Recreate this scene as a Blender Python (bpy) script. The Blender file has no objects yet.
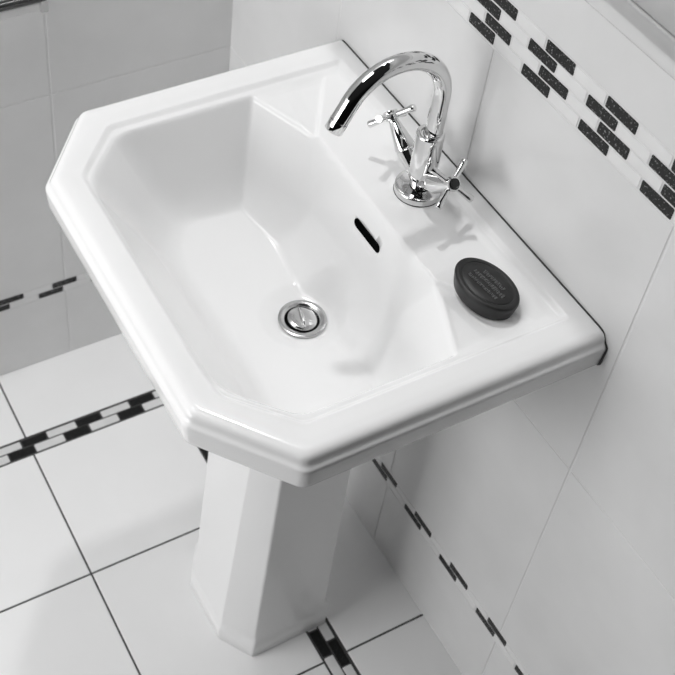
import bpy, bmesh, math, random
import numpy as np
from mathutils import Vector, Matrix
random.seed(7)
S = bpy.context.scene
COL = S.collection

# ------------------------------------------------------------------ camera
cam_d = bpy.data.cameras.new('camera')
cam = bpy.data.objects.new('camera', cam_d)
COL.objects.link(cam)
cam.matrix_world = Matrix(((0.4706243, -0.66856943, 0.57578441, 0.85639641),
                           (0.87982553, 0.3064222, -0.36333522, -0.79967172),
                           (0.0664817, 0.6775842, 0.73243418, 1.87871725),
                           (0, 0, 0, 1)))
cam_d.sensor_width = 36.0
cam_d.lens = 1262.086 / 675 * 36.0
cam_d.shift_x = 68.6 / 675
cam_d.shift_y = -66.97 / 675
cam_d.clip_start = 0.05
cam_d.dof.use_dof = True
cam_d.dof.focus_distance = 1.42
cam_d.dof.aperture_fstop = 11
S.camera = cam

# ------------------------------------------------------------------ light
world = bpy.data.worlds.new('world')
S.world = world
world.use_nodes = True
wn, wl = world.node_tree.nodes, world.node_tree.links
bg = wn['Background']
tc = wn.new('ShaderNodeTexCoord')
sp = wn.new('ShaderNodeSeparateXYZ')
rp = wn.new('ShaderNodeValToRGB')
wl.new(tc.outputs['Generated'], sp.inputs[0])
mr = wn.new('ShaderNodeMapRange')
mr.inputs['From Min'].default_value = -1
wl.new(sp.outputs['Z'], mr.inputs['Value'])
wl.new(mr.outputs[0], rp.inputs[0])
e = rp.color_ramp.elements
e[0].position = 0.0; e[0].color = (0.10, 0.10, 0.10, 1)
e[1].position = 1.0; e[1].color = (0.62, 0.62, 0.62, 1)
e2 = rp.color_ramp.elements.new(0.5); e2.color = (0.10, 0.10, 0.10, 1)
e3 = rp.color_ramp.elements.new(0.62); e3.color = (0.42, 0.42, 0.42, 1)
wl.new(rp.outputs[0], bg.inputs[0])
bg.inputs[1].default_value = 0.03


def area(name, loc, target, size, power, size_y=None):
    d = bpy.data.lights.new(name, 'AREA')
    d.energy = power
    d.size = size
    if size_y:
        d.shape = 'RECTANGLE'; d.size_y = size_y
    o = bpy.data.objects.new(name, d)
    COL.objects.link(o)
    o.location = loc
    o.rotation_euler = (Vector(target) - Vector(loc)).to_track_quat('-Z', 'Y').to_euler()
    return o


area('ceiling_spot_light', (-0.48, -0.15, 2.45), (0.0, -0.2, 0.8), 0.07, 7.0)
area('overhead_fill', (-0.3, -1.1, 2.5), (-0.3, -0.9, 0.0), 0.7, 11.5)  # added overhead fill to balance brightness, stands for no known fitting
area('low_front_fill', (-0.1, -2.3, 1.0), (0.0, -0.2, 0.4), 1.2, 21.5, 1.0)  # added soft fill from the low front, no known window there

S.view_settings.view_transform = 'Standard'
S.view_settings.look = 'None'
S.view_settings.gamma = 1
S.view_settings.exposure = 0.09


# ------------------------------------------------------------------ materials
def mat(name, c, rough=0.3, metal=0.0, coat=0.0, spec=0.5):
    m = bpy.data.materials.new(name)
    m.use_nodes = True
    b = m.node_tree.nodes['Principled BSDF']
    b.inputs['Base Color'].default_value = (c, c, c, 1)
    b.inputs['Roughness'].default_value = rough
    b.inputs['Metallic'].default_value = metal
    b.inputs['Coat Weight'].default_value = coat
    b.inputs['Coat Roughness'].default_value = 0.03
    b.inputs['Specular IOR Level'].default_value = spec
    return m


def noise_col(m, c0, c1, scale, p0=0.4, p1=0.6, detail=4, bump=0.0, bdist=0.001):
    nt = m.node_tree; n = nt.nodes; l = nt.links
    b = n['Principled BSDF']
    g = n.new('ShaderNodeNewGeometry')
    t = n.new('ShaderNodeTexNoise')
    t.inputs['Scale'].default_value = scale
    t.inputs['Detail'].default_value = detail
    l.new(g.outputs['Position'], t.inputs['Vector'])
    r = n.new('ShaderNodeValToRGB')
    r.color_ramp.elements[0].position = p0; r.color_ramp.elements[0].color = (c0, c0, c0, 1)
    r.color_ramp.elements[1].position = p1; r.color_ramp.elements[1].color = (c1, c1, c1, 1)
    l.new(t.outputs['Fac'], r.inputs[0])
    l.new(r.outputs[0], b.inputs['Base Color'])
    if bump:
        bp = n.new('ShaderNodeBump')
        bp.inputs['Strength'].default_value = bump
        bp.inputs['Distance'].default_value = bdist
        l.new(t.outputs['Fac'], bp.inputs['Height'])
        l.new(bp.outputs[0], b.inputs['Normal'])
    return m


M_CER = mat('glazed_ceramic', 0.86, 0.14, 0, 0.0, 0.42)
noise_col(M_CER, 0.91, 0.93, 5, 0.3, 0.7, 2)
M_PED = mat('pedestal_ceramic', 0.84, 0.3, 0, 0.0, 0.4)
noise_col(M_PED, 0.87, 0.89, 5, 0.3, 0.7, 2)
M_WT = mat('white_wall_tile', 0.76, 0.2, 0, 0.0, 0.4)
noise_col(M_WT, 0.745, 0.775, 14, 0.3, 0.7, 3, 0.05, 0.002)
M_WG = noise_col(mat('white_wall_grout', 0.66, 0.8), 0.70, 0.76, 300, 0.3, 0.7)
M_WC = noise_col(mat('white_mosaic_chip', 0.82, 0.2, 0, 0.2), 0.80, 0.84, 40, 0.3, 0.7)
M_BC = noise_col(mat('black_granite_chip', 0.03, 0.4, spec=0.3), 0.010, 0.40, 330, 0.58, 0.72, 6, 0.35, 0.0006)
M_FT = noise_col(mat('white_floor_tile', 0.8, 0.28), 0.92, 0.94, 9, 0.3, 0.7, 3)
M_FG = noise_col(mat('dark_floor_grout', 0.05, 0.9), 0.04, 0.075, 400, 0.3, 0.7)
M_FC = noise_col(mat('white_floor_chip', 0.74, 0.3), 0.70, 0.78, 30, 0.3, 0.7)
M_FB = noise_col(mat('black_floor_chip', 0.015, 0.5, spec=0.2), 0.008, 0.03, 300, 0.5, 0.8)
M_CH = mat('polished_chrome', 0.74, 0.05, 1.0)
noise_col(M_CH, 0.73, 0.75, 8)
M_CHB = mat('chrome_waste', 0.6, 0.16, 1.0)
noise_col(M_CHB, 0.56, 0.60, 8)
M_DK = noise_col(mat('void_shade', 0.004, 0.8, spec=0.1), 0.003, 0.006, 50)  # near-black stands in for the shade inside deep openings
M_SEAL = noise_col(mat('dark_sealant', 0.05, 0.6), 0.045, 0.06, 90)
M_SOAP = noise_col(mat('black_soap', 0.018, 0.43, 0, 0.0, 0.4), 0.010, 0.018, 60, 0.3, 0.7, 3, 0.06, 0.0008)
M_SOAPL = noise_col(mat('soap_lettering', 0.05, 0.35), 0.10, 0.16, 200, 0.3, 0.7)
M_CAP = noise_col(mat('black_gasket_cap_reflection', 0.01, 0.12), 0.008, 0.012, 30)  # black gasket; on the hub caps it paints a dark chrome reflection


# ------------------------------------------------------------------ helpers
def link(name, verts, faces, mats, parent=None, smooth=True, mi=None):
    me = bpy.data.meshes.new(name)
    me.from_pydata([tuple(map(float, v)) for v in verts], [], faces)
    for m in (mats if isinstance(mats, (list, tuple)) else [mats]):
        me.materials.append(m)
    if mi is not None:
        me.polygons.foreach_set('material_index', mi)
    me.polygons.foreach_set('use_smooth', [smooth] * len(me.polygons))
    me.update()
    bm = bmesh.new(); bm.from_mesh(me)
    bmesh.ops.recalc_face_normals(bm, faces=bm.faces) if smooth else None
    bm.to_mesh(me); bm.free()
    o = bpy.data.objects.new(name, me)
    COL.objects.link(o)
    if parent:
        o.parent = parent
    return o


def tag(o, label=None, cat=None, group=None, kind=None):
    if label: o['label'] = label
    if cat: o['category'] = cat
    if group: o['group'] = group
    if kind: o['kind'] = kind
    return o


def thing(name, loc, label, cat, group=None):
    o = bpy.data.objects.new(name, None)
    COL.objects.link(o)
    o.location = loc
    o.empty_display_size = 0.05
    return tag(o, label, cat, group)


def loft(rings, cap0=True, cap1=True):
    """rings: list of equally long closed point loops"""
    n = len(rings[0]); V = []; F = []
    for r in rings: V.extend(r)
    for i in range(len(rings) - 1):
        for j in range(n):
            a = i * n + j; b = i * n + (j + 1) % n
            F.append((a, b, b + n, a + n))
    if cap0: F.append(tuple(range(n))[::-1])
    if cap1: F.append(tuple(range((len(rings) - 1) * n, len(rings) * n)))
    return V, F


def frame(d):
    d = Vector(d).normalized()
    u = d.orthogonal().normalized()
    return u, d.cross(u).normalized(), d


def lathe(p0, d, prof, n=48, cap0=True, cap1=True):
    """prof: (t, r) along the axis d from p0; returns verts, faces"""
    u, v, w = frame(d); p0 = Vector(p0); R = []
    for t, r in prof:
        R.append([p0 + w * t + (u * math.cos(2 * math.pi * k / n) + v * math.sin(2 * math.pi * k / n)) * r for k in range(n)])
    return loft(R, cap0, cap1)


def sweep(path, radii, n=32, cap=True):
    R = []; P = [Vector(p) for p in path]
    u = None
    for i, p in enumerate(P):
        t = (P[min(i + 1, len(P) - 1)] - P[max(i - 1, 0)]).normalized()
        if u is None: u = t.orthogonal().normalized()
        u = (u - t * u.dot(t)).normalized(); v = t.cross(u)
        R.append([p + (u * math.cos(2 * math.pi * k / n) + v * math.sin(2 * math.pi * k / n)) * radii[i] for k in range(n)])
    return loft(R, cap, cap)


def join(*vf):
    V = []; F = []
    for v, f in vf:
        b = len(V); V += list(v); F += [tuple(i + b for i in q) for q in f]
    return V, F


def autosmooth(o, deg=35):
    me = o.data
    bm = bmesh.new(); bm.from_mesh(me)
    for ed in bm.edges:
        if len(ed.link_faces) == 2 and ed.calc_face_angle(0) > math.radians(deg):
            ed.smooth = False
    bm.to_mesh(me); bm.free()
    return o


# ------------------------------------------------------------------ tiled surfaces (one mesh per wall / floor)
class Tiled:
    def __init__(s): s.V = []; s.F = []; s.M = []

    def tile(s, f, u0, u1, v0, v1, mi, top=0.0, bev=0.0012, dep=0.004, jit=0.0, rc=0.0):
        """a bevelled slab; f(u, v, h) -> world point, h = height over the surface"""
        if rc > 0:
            out = []
            for cu, cv, a0 in ((u1 - rc, v1 - rc, 0), (u0 + rc, v1 - rc, 90), (u0 + rc, v0 + rc, 180), (u1 - rc, v0 + rc, 270)):
                ju, jv = random.uniform(-jit, jit), random.uniform(-jit, jit)
                for k in range(3):
                    a = math.radians(a0 + 45 * k)
                    out.append((cu + ju, cv + jv, math.cos(a), math.sin(a)))
            rings = []
            for ins, h in ((0, top - dep), (0, top - bev), (bev * .35, top - bev * .3), (bev, top)):
                rings.append([f(cu + cx * (rc - ins), cv + cy * (rc - ins), h) for cu, cv, cx, cy in out])
        else:
            rings = []
            for ins, h in ((0, top - dep), (0, top - bev), (bev * .35, top - bev * .3), (bev, top)):
                rings.append([f(u1 - ins, v1 - ins, h), f(u0 + ins, v1 - ins, h), f(u0 + ins, v0 + ins, h), f(u1 - ins, v0 + ins, h)])
        V, F = loft(rings, False, True)
        b = len(s.V); s.V += V; s.F += [tuple(i + b for i in q) for q in F]; s.M += [mi] * len(F)

    def quad(s, f, u0, u1, v0, v1, mi, h):
        b = len(s.V)
        s.V += [f(u0, v0, h), f(u1, v0, h), f(u1, v1, h), f(u0, v1, h)]
        s.F.append((b, b + 1, b + 2, b + 3)); s.M.append(mi)

    def build(s, name, mats):
        o = link(name, s.V, s.F, mats, None, False, s.M)
        return tag(o, kind='structure')


XC = -0.5936                       # the corner between the two walls
G = 0.0011                         # half a joint


def mosaic_rows(T, f, u_lo, u_hi, rows, pitch, ln, mb, mw, g=0.001, jit=0.0005, top=0.0):
    """rows: (v0, v1, phase) ; black chips start at phase + k*pitch, white between"""
    for v0, v1, ph in rows:
        k0 = math.floor((u_lo - ph) / pitch) - 1
        for k in range(k0, k0 + int((u_hi - u_lo) / pitch) + 4):
            for a, b, m in ((ph + k * pitch, ph + k * pitch + ln, mb), (ph + k * pitch + ln, ph + (k + 1) * pitch, mw)):
                a2, b2 = max(a + g, u_lo), min(b - g, u_hi)
                if b2 - a2 < 0.004: continue
                gv = g if (m == mw or mb != 3 or v1 - v0 < 0.014) else 0.0010
                T.tile(f, a2, b2, v0 + gv, v1 - gv, m, top=top, bev=0.0007, dep=0.003, jit=jit if m == mb else 0.0, rc=0.0016)


MW = [M_WG, M_WT, M_WC, M_BC]
ZL0, ZL1, ZG, ZU0, ZU1 = 0.1727, 0.2028, 0.6238, 1.0420, 1.1072
DADO = 1.176


def wall(name, f, seams, u_lo, u_hi, phA, phB, left):
    T = Tiled()
    T.quad(f, u_lo - .004, u_hi, 0, 2.45, 0, -0.0007)
    zr = [(0.0, ZL0), (ZL1, ZG), (ZG, ZU0), (ZU1, 1.49), (1.49, 1.91), (1.91, 2.33), (2.33, 2.45)]
    for a, b in zip(seams[:-1], seams[1:]):
        for z0, z1 in zr:
            T.tile(f, a + (G if a != u_lo else -0.004), b - G, z0 + G, z1 - G, 1)
    r = (ZL1 - ZL0) / 2
    mosaic_rows(T, f, u_lo, u_hi, [(ZL0, ZL0 + r, phA), (ZL0 + r, ZL1, phB)], 0.0998, 0.0480, 3, 2)
    r = (ZU1 - ZU0) / 4
    mosaic_rows(T, f, u_lo, u_hi, [(ZU0 + i * r, ZU0 + (i + 1) * r, (phA if i % 2 == 0 else phB) - 0.0002) for i in range(4)], 0.0998, 0.0492, 3, 2)
    return T.build(name, MW)


wall('wall_right', lambda u, v, h: (u, -h, v), [XC, -0.2966, 0.0086, 0.3113, 0.6140, 0.7800], XC, 0.78, 0.0560, 0.0812, False)
wall('wall_left', lambda u, v, h: (XC + h, -u, v), [0.0, 0.3089, 0.6120, 0.9150, 1.2180, 1.5210, 1.8240, 2.127, 2.43], 0.0, 2.43, 0.3125, 0.2862, True)

# floor: border of two mosaic rows running round between the tile fields
T = Tiled()
ff = lambda u, v, h: (u, v, h)
T.quad(ff, XC, 0.78, -2.43, 0, 0, -0.0006)
X1, X2, Y1, Y2 = -0.4434, -0.4052, -0.1457, -0.1860
gf = 0.0013
ys = [0.0, -0.455, -0.76, -1.065, -1.37, -1.675, -1.98, -2.285, -2.43]
for a, b in zip(ys[:-1], ys[1:]):
    T.tile(ff, XC - .003, X1 - gf, b + gf, a - gf if a else .003, 1)
xs = [X2, -0.1436, 0.1615, 0.4666, 0.78]
for a, b in zip([X1] + xs[1:-1], xs[1:]):
    T.tile(ff, a + gf, b - gf, Y1 + gf, .003, 1)
for a, b in zip(xs[:-1], xs[1:]):
    yy = [Y2, -0.455, -0.76, -1.065, -1.37, -1.675, -1.98, -2.285, -2.43]
    for c, d in zip(yy[:-1], yy[1:]):
        T.tile(ff, a + gf, b - gf, d + gf, c - gf, 1)
fy = lambda u, v, h: (v, -u, h)
mosaic_rows(T, fy, -Y1, 2.43, [(X1 + .0018, -0.4247, 0.2110), (-0.4247, X2 - .0008, 0.2400)], 0.1042, 0.0475, 3, 2, 0.0012, 0.0006)
mosaic_rows(T, ff, X1, 0.78, [(-0.1665, Y1 - .0028, 0.1330), (Y2 + .0008, -0.1665, 0.1070)], 0.1025, 0.0480, 3, 2, 0.0012, 0.0006)
T.build('floor', [M_FG, M_FT, M_FC, M_FB])

# moulded dado rail along the right wall, above the mosaic border
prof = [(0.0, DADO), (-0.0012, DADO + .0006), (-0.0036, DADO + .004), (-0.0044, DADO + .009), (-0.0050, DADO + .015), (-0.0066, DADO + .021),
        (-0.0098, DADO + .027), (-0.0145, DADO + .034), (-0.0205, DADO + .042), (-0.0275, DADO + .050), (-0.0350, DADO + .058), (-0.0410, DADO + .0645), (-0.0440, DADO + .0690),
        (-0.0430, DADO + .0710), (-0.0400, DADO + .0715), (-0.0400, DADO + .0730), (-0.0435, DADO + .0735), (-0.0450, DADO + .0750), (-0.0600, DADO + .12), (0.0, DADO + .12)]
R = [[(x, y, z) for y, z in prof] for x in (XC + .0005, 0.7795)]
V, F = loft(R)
M_RAIL = noise_col(mat('shaded_rail_tile', 0.55, 0.35, 0, 0.0, 0.4), 0.53, 0.56, 12, 0.3, 0.7)  # shade on the overhanging cove, put into the tile colour as grey
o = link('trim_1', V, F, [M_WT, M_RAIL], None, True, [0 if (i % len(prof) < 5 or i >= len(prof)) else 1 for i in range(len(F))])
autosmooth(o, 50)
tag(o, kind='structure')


# ------------------------------------------------------------------ washbasin
def outline(off, back=-0.002, hw=0.2940, fr=0.4620, cx=0.1035, cy=0.0835, rad=0.019, nseg=150, na=7):
    """closed outline of the basin plan, offset outward by off; the back stays at the wall"""
    hw2 = hw + off; fr2 = fr + off
    k = off * math.tan(math.radians(22.5))
    t = off * 0.41
    P = [(-hw2, back), (-hw2, -(fr - cy) - t), (-(hw - cx) - t, -fr2), ((hw - cx) + t, -fr2), (hw2, -(fr - cy) - t), (hw2, back)]
    r = max(rad + off * 0.4, 0.002)
    pts = []
    n = len(P)
    cor = []
    for i in range(n):
        p = Vector(P[i]); a = Vector(P[i - 1]); b = Vector(P[(i + 1) % n])
        if i in (0, n - 1):
            cor.append([p] * na)
            continue
        d1 = (a - p).normalized(); d2 = (b - p).normalized()
        th = math.acos(max(-1, min(1, d1.dot(d2))))
        L = r / math.tan(th / 2)
        c = p + (d1 + d2).normalized() * (r / math.sin(th / 2))
        s0 = p + d1 * L - c; s1 = p + d2 * L - c
        ang = math.atan2(s0.x * s1.y - s0.y * s1.x, s0.dot(s1))
        arc = []
        for q in range(na):
            t_ = ang * q / (na - 1)
            arc.append(c + Vector((s0.x * math.cos(t_) - s0.y * math.sin(t_), s0.x * math.sin(t_) + s0.y * math.cos(t_))))
        cor.append(arc)
    for i in range(n):
        if i in (0, n - 1):
            pts.append(cor[i][0])
        else:
            pts += cor[i]
        e0 = cor[i][-1]; e1 = cor[(i + 1) % n][0]
        for q in range(1, nseg):
            pts.append(e0.lerp(e1, q / nseg))
    return np.array([(p.x, p.y) for p in pts])


def smin(a, b, k):
    h = np.clip(0.5 + 0.5 * (b - a) / k, 0, 1)
    return b * (1 - h) + a * h - k * h * (1 - h)


def smax(a, b, k): return -smin(-a, -b, k)


def sstep(x, a, b):
    t = np.clip((x - a) / (b - a), 0, 1)
    return t * t * (3 - 2 * t)


RIM = 0.853


def basin_height(x, y):
    ax = np.abs(x); d = -y
    # recessed ledge and deck inside the raised rim
    s = smin(0.2475 - ax, d - 0.0240, 0.005)
    s = smin(s, 0.4185 - d, 0.004)
    s = smin(s, (-(ax - 0.2475) * 0.676 - (d - 0.3555) * 0.737) , 0.006)
    ledge = RIM - 0.0016 * sstep(s, -0.022, 0.0) - 0.0050 * sstep(s, -0.0030, 0.0060) - 0.0022 * sstep(s, 0.004, 0.018)
    # soap dishes left and right of the tap platform
    g = (ax - 0.125) * 0.564 + (d - 0.128) * 0.826
    lip = -(-(ax - 0.231) * 0.386 + (d - 0.162) * 0.922)       # >0 outside the bowl chamfer
    near = 1 - np.clip((np.hypot(ax - 0.148, d - 0.126)) / 0.115, 0, 1)
    depth = 0.0015 + 0.0070 * near
    dish = sstep(g, -0.002, 0.006) * (1 - sstep(d, 0.140, 0.168)) * sstep(0.243 - ax, 0, 0.02) * sstep(ax, .12, .135)
    fold = (d - (0.108 + (0.235 - ax) * 0.13))
    fdepth = depth * (0.72 + 0.5 * np.clip(-fold / 0.02, -0.6, 0.55)) 
    bead = 0.0008 * np.exp(-((lip - 0.004) / 0.0028) ** 2) * sstep(ax, 0.150, 0.162)
    ledge = ledge - dish * fdepth + bead * dish
    # bowl: sloping walls against a dished floor
    z0 = 0.8425
    pl = [(d - 0.1245, 5.5), (d - 0.1010, 2.15), (0.2335 - ax, 2.8), (0.4125 - d, 1.6),
          (-(ax - 0.231) * 0.386 + (d - 0.162) * 0.922, 2.8),
          (-(ax - 0.2325) * 0.69 - (d - 0.350) * 0.725, 1.75)]
    w = None
    for i, (q, m) in enumerate(pl):
        zz = z0 - q * m
        w = zz if w is None else smax(w, zz, 0.030 if i in (3, 5) else 0.012)
    fl = 0.6805 + 0.9 * ax ** 2 + 1.1 * np.clip(d - 0.205, 0, 1) ** 2 + 0.6 * np.clip(0.205 - d, 0, 1) ** 2
    b = smax(w, fl, 0.032)
    # the bowl lip drops at the drain notches
    z = smin(ledge, b, 0.0075)
    # smooth bead where the waste seats
    rr = np.hypot(x - 0.0037, y + 0.205)
    kk = sstep(rr, 0.0315, 0.058)
    z = z * kk + 0.6765 * (1 - kk)
    return z


oc = (0.0037, -0.205)
top_off = -0.0200
B = outline(top_off, back=-0.002)
N = len(B)
ang = np.arctan2(B[:, 1] - oc[1], B[:, 0] - oc[0])
r0 = 0.0255
C0 = np.stack([oc[0] + r0 * np.cos(ang), oc[1] + r0 * np.sin(ang)], 1)
ss = np.concatenate([np.linspace(0, 0.45, 32, endpoint=False), np.linspace(0.45, 1, 210)])
rings = []
# drain shaft closed below
rings.append(np.column_stack([C0, np.full(N, 0.655)]))
rings.append(np.column_stack([C0, np.full(N, 0.668)]))
for s in ss:
    p = C0 * (1 - s) + B * s
    z = basin_height(p[:, 0], p[:, 1])
    rings.append(np.column_stack([p, z]))
for off, z in ((-.0180, .8530), (-.0150, .8527), (-.0120, .8519), (-.0095, .8506), (-.0078, .8488), (-.0067, .8468), (-.0060, .8450), (-.0054, .8432), (-.0044, .8414), (-.0030, .8398), (-.0016, .8386), (-.0006, .8373),
               (-.0002, .8360), (0, .8345), (-.0002, .8320), (-.0010, .8220), (-.0022, .8095), (-.0030, .8068), (-.0048, .8055), (-.012, .8050), (-.022, .8045), (-.030, .802),
               (-.040, .795), (-.055, .775), (-.070, .745), (-.085, .712), (-.105, .680), (-.135, .656), (-.165, .646)):
    if off > -0.035:
        o2 = outline(off)
    else:
        base = outline(-0.035); c = np.array([0, -0.16]); f = 1 - (-(off + 0.035)) / 0.25
        o2 = c + (base - c) * f
        o2[:, 1] = np.where(np.abs(base[:, 1] + 0.002) < 1e-4, -0.002, o2[:, 1])
    rings.append(np.column_stack([o2, np.full(N, z)]))
V, F = loft([[tuple(p) for p in r] for r in rings])
basin = link('washbasin', V, F, M_CER)
tag(basin, 'large white ceramic washbasin with clipped front corners, on the pedestal against the tiled wall', 'washbasin')
# overflow slot cut through the back wall of the bowl
OX, OY, OZ = 0.0095, -0.129, 0.803


def capsule(w, h, y0, y1, n=10):
    P = []
    for k in range(n + 1):
        a = -math.pi / 2 + math.pi * k / n; P.append((w - h + h * math.cos(a), h * math.sin(a)))
    for k in range(n + 1):
        a = math.pi / 2 + math.pi * k / n; P.append((-(w - h) + h * math.cos(a), h * math.sin(a)))
    return [[(OX + u, y, OZ + v) for u, v in P] for y in (y0, y1)]


cut = link('cutter', *loft(capsule(0.0290, 0.0070, -0.16, -0.104)), M_CER)
md = basin.modifiers.new('cut', 'BOOLEAN'); md.operation = 'DIFFERENCE'; md.object = cut; md.solver = 'EXACT'
dg = bpy.context.evaluated_depsgraph_get()
me2 = bpy.data.meshes.new_from_object(basin.evaluated_get(dg))
basin.modifiers.clear(); basin.data = me2; me2.name = 'washbasin'
bpy.data.objects.remove(cut, do_unlink=True)
ov = link('overflow_shade_liner', *loft(capsule(0.0286, 0.0066, -0.1320, -0.1045), False, True), M_DK, basin)  # liner paints in the shade of the deep slot
ov['label'] = 'slot-shaped overflow hole, its deep shade painted black'
# dark sealant bead between basin and wall
half = [(.2740, .8536), (.2800, .8528), (.2833, .8508), (.2858, .8470), (.2880, .8430), (.2922, .8400), (.2946, .8375), (.2950, .834), (.2940, .8085), (.2915, .8052)]
bead = [(-x, z) for x, z in half[::-1]] + half
sb = link('sealant_bead', *loft([[(x, y, z) for x, z in bead] for y in (-0.0001, -0.0022)]), M_SEAL, basin, smooth=False)
sb['label'] = 'thin dark joint along the wall'

# ------------------------------------------------------------------ pedestal
def ped_ring(hf, ch, yf, yc, yb, z, rad=0.006):
    """octagonal-front plan: hf half front face, ch half width, yf front, yc where the side begins, yb back"""
    P = [(-ch, yb), (-ch, yc), (-hf, yf), (hf, yf), (ch, yc), (ch, yb)]
    out = []
    n = len(P)
    for i in range(n):
        p = Vector(P[i]); a = Vector(P[i - 1]); b = Vector(P[(i + 1) % n])
        d1 = (a - p).normalized(); d2 = (b - p).normalized()
        th = math.acos(max(-1, min(1, d1.dot(d2))))
        L = rad / math.tan(th / 2)
        s0 = p + d1 * L; s1 = p + d2 * L
        for q in range(7):
            t = q / 6
            m = s0 * (1 - t) ** 2 + p * 2 * t * (1 - t) + s1 * t ** 2
            out.append((m.x, m.y, z))
    return out


rg = []
for o_, z in ((-.002, 0.0), (0, .002), (0, .022), (-.0004, .028), (-.0018, .033), (-.0038, .037), (-.0048, .041), (-.0054, .048)):
    rg.append(ped_ring(.051 + o_ * .4, .104 + o_, -.319 - o_, -.285 - o_, -.150 + -o_, z))
for k in range(13):
    t = k / 12
    z = .058 + t * .592
    rg.append(ped_ring(.0492 + .005 * t, .0986 - .0048 * t, -.3137 + .031 * t, -.281 + .018 * t, -.154, z, .006))
ped = link('basin_pedestal', *loft(rg), M_PED)
tag(ped, 'white ceramic pedestal with faceted front and flared foot, standing on floor under the washbasin', 'pedestal')
autosmooth(ped, 80)

# ------------------------------------------------------------------ waste in the bowl
W = thing('basin_waste', (0.0037, -0.205, 0.6770), 'round chrome waste with tilted plug at the bottom of the bowl', 'drain')
prof = [(-.012, .0245), (0.0005, .0247), (.0005, .0300), (.0015, .0312), (.0030, .0308), (.0036, .0290), (.0036, .0275), (.0028, .0235), (.0005, .0212), (-.004, .0205), (-.012, .0205)]
fl = link('flange', *lathe((0, 0, 0), (0, 0, 1), prof, 64, True, True), M_CHB, W)
autosmooth(fl, 40)
well = link('well', *lathe((0, 0, -.006), (0, 0, 1), [(0, .0206), (.0005, .0206)], 48), M_DK, W)
tilt = Vector((0.05, 0.10, 1)).normalized()
prof = [(-.010, .006), (-.003, .012), (-.001, .0180), (.0004, .0192), (.0016, .0194), (.0028, .0184), (.0036, .0150), (.0040, .0090), (.0040, .0002)]
pg = link('plug', *lathe((0, 0, 0.0005), tilt, prof, 56), M_CHB, W)
autosmooth(pg, 50)
br = link('plug_bridge', *sweep([(-.0150, .003, .0048), (-.004, 0.001, .0066), (.004, -0.001, .0066), (.0150, -.005, .0042)], [.0016, .0024, .0024, .0016], 16), M_CH, pg)

# ------------------------------------------------------------------ tap
TX, TY, TZ = 0.002, -0.061, 0.8440
T_ = thing('mixer_tap', (TX, TY, TZ), 'polished chrome mixer tap with swan-neck spout and two cross handles on the basin deck', 'tap')
P0 = Vector((TX, TY, TZ))


def loc(p): return Vector(p) - P0


bp_ = link('base_plate', *lathe((0, 0, 0), (0, 0, 1), [(0.0006, .0284), (.0012, .0292), (.0080, .0292), (.0092, .0288), (.0097, .0278), (.0096, .0250), (.0088, .0228), (.0090, .018), (.0090, .0005)], 72), M_CH, T_)
autosmooth(bp_, 50)
seal = link('base_gasket', *lathe((0, 0, -.0004), (0, 0, 1), [(0, .0297), (.0010, .0297)], 64), M_CAP, T_)
body = link('tap_body', *lathe((0, .0015, .0105), (0, 0, 1), [(0, .0125), (.004, .0130), (.012, .0150), (.022, .0162), (.040, .0168), (.0790, .0168), (.0802, .0164), (.0806, .0155),
            (.0806, .0118), (.0796, .0112), (.0780, .0112)], 64), M_CH, T_)
autosmooth(body, 50)
# spout: straight riser, an arc of about 152 degrees, a straight end
ya, r_, za = -.1205, .0652, .989
path = []
for k in range(8):
    path.append((TX, -.0555, .905 + (za - .905) * k / 8))
for k in range(49):
    a = math.radians(152.0 * k / 48)
    path.append((TX, ya + (r_) * math.cos(a) - 0.0002, za + r_ * math.sin(a)))
a = math.radians(152.0)
td = Vector((0, -math.sin(a), math.cos(a)))
end = Vector(path[-1])
for k in range(1, 6):
    path.append(end + td * (.0235 * k / 5))
sv = sweep([loc(p) for p in path], [.0106] * len(path), 40)
spout = link('spout', *sv, M_CH, T_)
autosmooth(spout, 50)
e1_ = Vector(path[-1]) - P0
aer = link('aerator', *lathe(e1_, td, [(-.0018, .0090), (.0014, .0090), (.0015, .0109), (.0135, .0109), (.0142, .0104), (.0142, .0088), (.011, .0086), (.011, .0004)], 48), M_CH, spout)
autosmooth(aer, 50)
col = link('spout_collar', *lathe((0, .0040, .0855), (0, 0, 1), [(0, .0110), (.0030, .0110), (.0042, .0104), (.0046, .0098)], 48), M_CH, spout)
autosmooth(col, 50)


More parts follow.
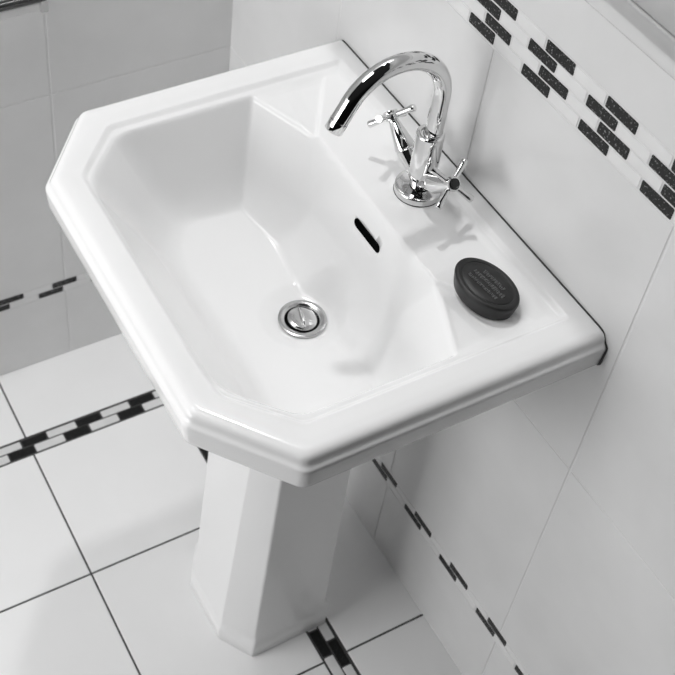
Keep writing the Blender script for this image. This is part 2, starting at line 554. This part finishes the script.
def handle(sx, phi):
    hub = Vector((.0644 * sx, -.0677, .911))
    root = Vector((0.002, -.0605, .8590))
    d = (hub - root).normalized()
    ax = Vector((.7674 * sx, 0, .6412)).normalized()
    L = (hub - root).length
    v, f = lathe(root - P0, d, [(0, .0095), (.02, .0102), (L * .40, .0120), (L * .48, .0128), (L * .49, .0122), (L * .50, .0122), (L * .51, .0130), (L * .54, .0128),
                                (L * .88, .0070), (L * .90, .0062), (L * .97, .0062)], 48)
    valve = link('valve_arm', v, f, M_CH, T_)
    autosmooth(valve, 40)
    h0 = hub - P0
    hb = link('cross_handle', *lathe(h0 - ax * .0055, ax, [(0, .0066), (.0012, .0084), (.0105, .0090), (.0118, .0085), (.0121, .0070), (.0110, .0067), (.0110, .0004)], 44), M_CH, T_)
    autosmooth(hb, 40)
    cp = link('hub_cap', *lathe(h0 + ax * .0052, ax, [(0, .0066), (.0010, .0065), (.0015, .0052), (.0017, .0003)], 32), M_CAP, hb)  # chrome cap coloured black for the dark it reflects
    cp['label'] = 'hub cap with its dark reflection painted black'
    e1v = Vector((0, 1, 0)); e2v = Vector((sx * .6412, 0, -.7674))
    for k in range(4):
        a = phi + k * math.pi / 2
        dr = e1v * math.cos(a) + e2v * math.sin(a)
        sp_ = link('spoke', *lathe(h0, dr, [(.005, .0034), (.012, .0034), (.026, .0042), (.0318, .0046), (.0325, .0042), (.0326, .0004)], 24), M_CH, hb)
        autosmooth(sp_, 40)


handle(1, -0.708)
handle(-1, -0.983)

# ------------------------------------------------------------------ soap
SC = Vector((0.1752, -0.0850, 0.8396))
soap = thing('soap_bar', SC, 'black oval soap bar with raised lettering, lying on the basin deck', 'soap')
srot = math.radians(9)


def ell(s, z, ox=0.0):
    return [(math.cos(2 * math.pi * k / 72) * .0430 * s + ox, math.sin(2 * math.pi * k / 72) * .0292 * s, z) for k in range(72)]


rs = [ell(.80, 0), ell(.88, .0010), ell(.925, .0030), ell(.955, .0080), ell(.985, .0160), ell(1.0, .0190), ell(1.0, .0212), ell(.985, .0228), ell(.95, .0236), ell(.90, .0239), ell(.825, .0241),
      ell(.812, .0238), ell(.800, .0231), ell(.785, .0234), ell(.76, .0240), ell(.5, .0243), ell(.1, .0244)]
sbar = link('soap_body', *loft(rs), M_SOAP, soap)
soap.rotation_euler = (math.radians(-2), math.radians(2), srot)
# worn embossed lettering: three rows of short strokes, too worn to read
bmv = []; rnd = random.Random(3)
V_, F_ = [], []
for row, (y, x0, x1, hh) in enumerate(((.0085, -.014, .019, .0052), (.0, -.021, .0235, .0058), (-.0085, -.021, .022, .0042))):
    x = x0
    while x < x1:
        for q in range(rnd.choice((1, 2, 2))):
            l_ = hh * rnd.uniform(.55, 1)
            yy_ = y + rnd.uniform(-.5, .5) * (hh - l_)
            hx = .00035
            dx = rnd.uniform(-.0004, .0004)
            z0_, z1_ = .0238, .0250
            ring = [[(x - hx + dx, yy_ - l_ / 2, z), (x + hx + dx, yy_ - l_ / 2, z), (x + hx - dx, yy_ + l_ / 2, z), (x - hx - dx, yy_ + l_ / 2, z)] for z in (z0_, z1_)]
            vv, fc = loft(ring); b = len(V_); V_ += vv; F_ += [tuple(i + b for i in g_) for g_ in fc]
            x += .00135
        if rnd.random() < .7:
            yy_ = y + rnd.choice((-1, 0, 1)) * hh * .4
            ring = [[(x - .0028, yy_ - .0003, z), (x - .0009, yy_ - .0003, z), (x - .0009, yy_ + .0003, z), (x - .0028, yy_ + .0003, z)] for z in (z0_, z1_)]
            vv, fc = loft(ring); b = len(V_); V_ += vv; F_ += [tuple(i + b for i in g_) for g_ in fc]
        x += .0007
let = link('embossed_lettering', V_, F_, M_SOAPL, soap, smooth=False)
let['label'] = 'faint raised lettering'

# ------------------------------------------------------------------ chrome rail on the left wall
M_DCH = noise_col(mat('dark_chrome', 0.12, 0.12, 1.0), 0.10, 0.14, 8)
M_SAT = noise_col(mat('satin_metal', 0.85, 0.3, 0.2), 0.82, 0.88, 30)
RL = thing('towel_rail', (XC, -0.318, 0.8085), 'double towel rail with dark and pale bars on the left tiled wall, top left corner', 'towel rail')


def rbox(x0, x1, y0, y1, z0, z1, b=0.001):
    P = [(x0 + b, z0), (x1 - b, z0), (x1, z0 + b), (x1, z1 - b), (x1 - b, z1), (x0 + b, z1), (x0, z1 - b), (x0, z0 + b)]
    return loft([[(x, y, z) for x, z in P] for y in (y0, y1)])


r1 = link('flat_bar', *rbox(.020, .030, .000, -.80, -.0060, .0085, .0015), M_SAT, RL, smooth=False)
r2 = link('round_bar', *sweep([(.034, .0, .020), (.034, -.80, .020)], [.007, .007], 24), M_DCH, RL)
autosmooth(r2)
for y in (-.004, -.79):
    bk = link('bracket', *join(rbox(.0, .040, y + .006, y - .004, -.004, .030, .0015), lathe((.0, y, .013), (1, 0, 0), [(0, .010), (.003, .010), (.004, .009)], 32)), M_CH, RL, smooth=False)
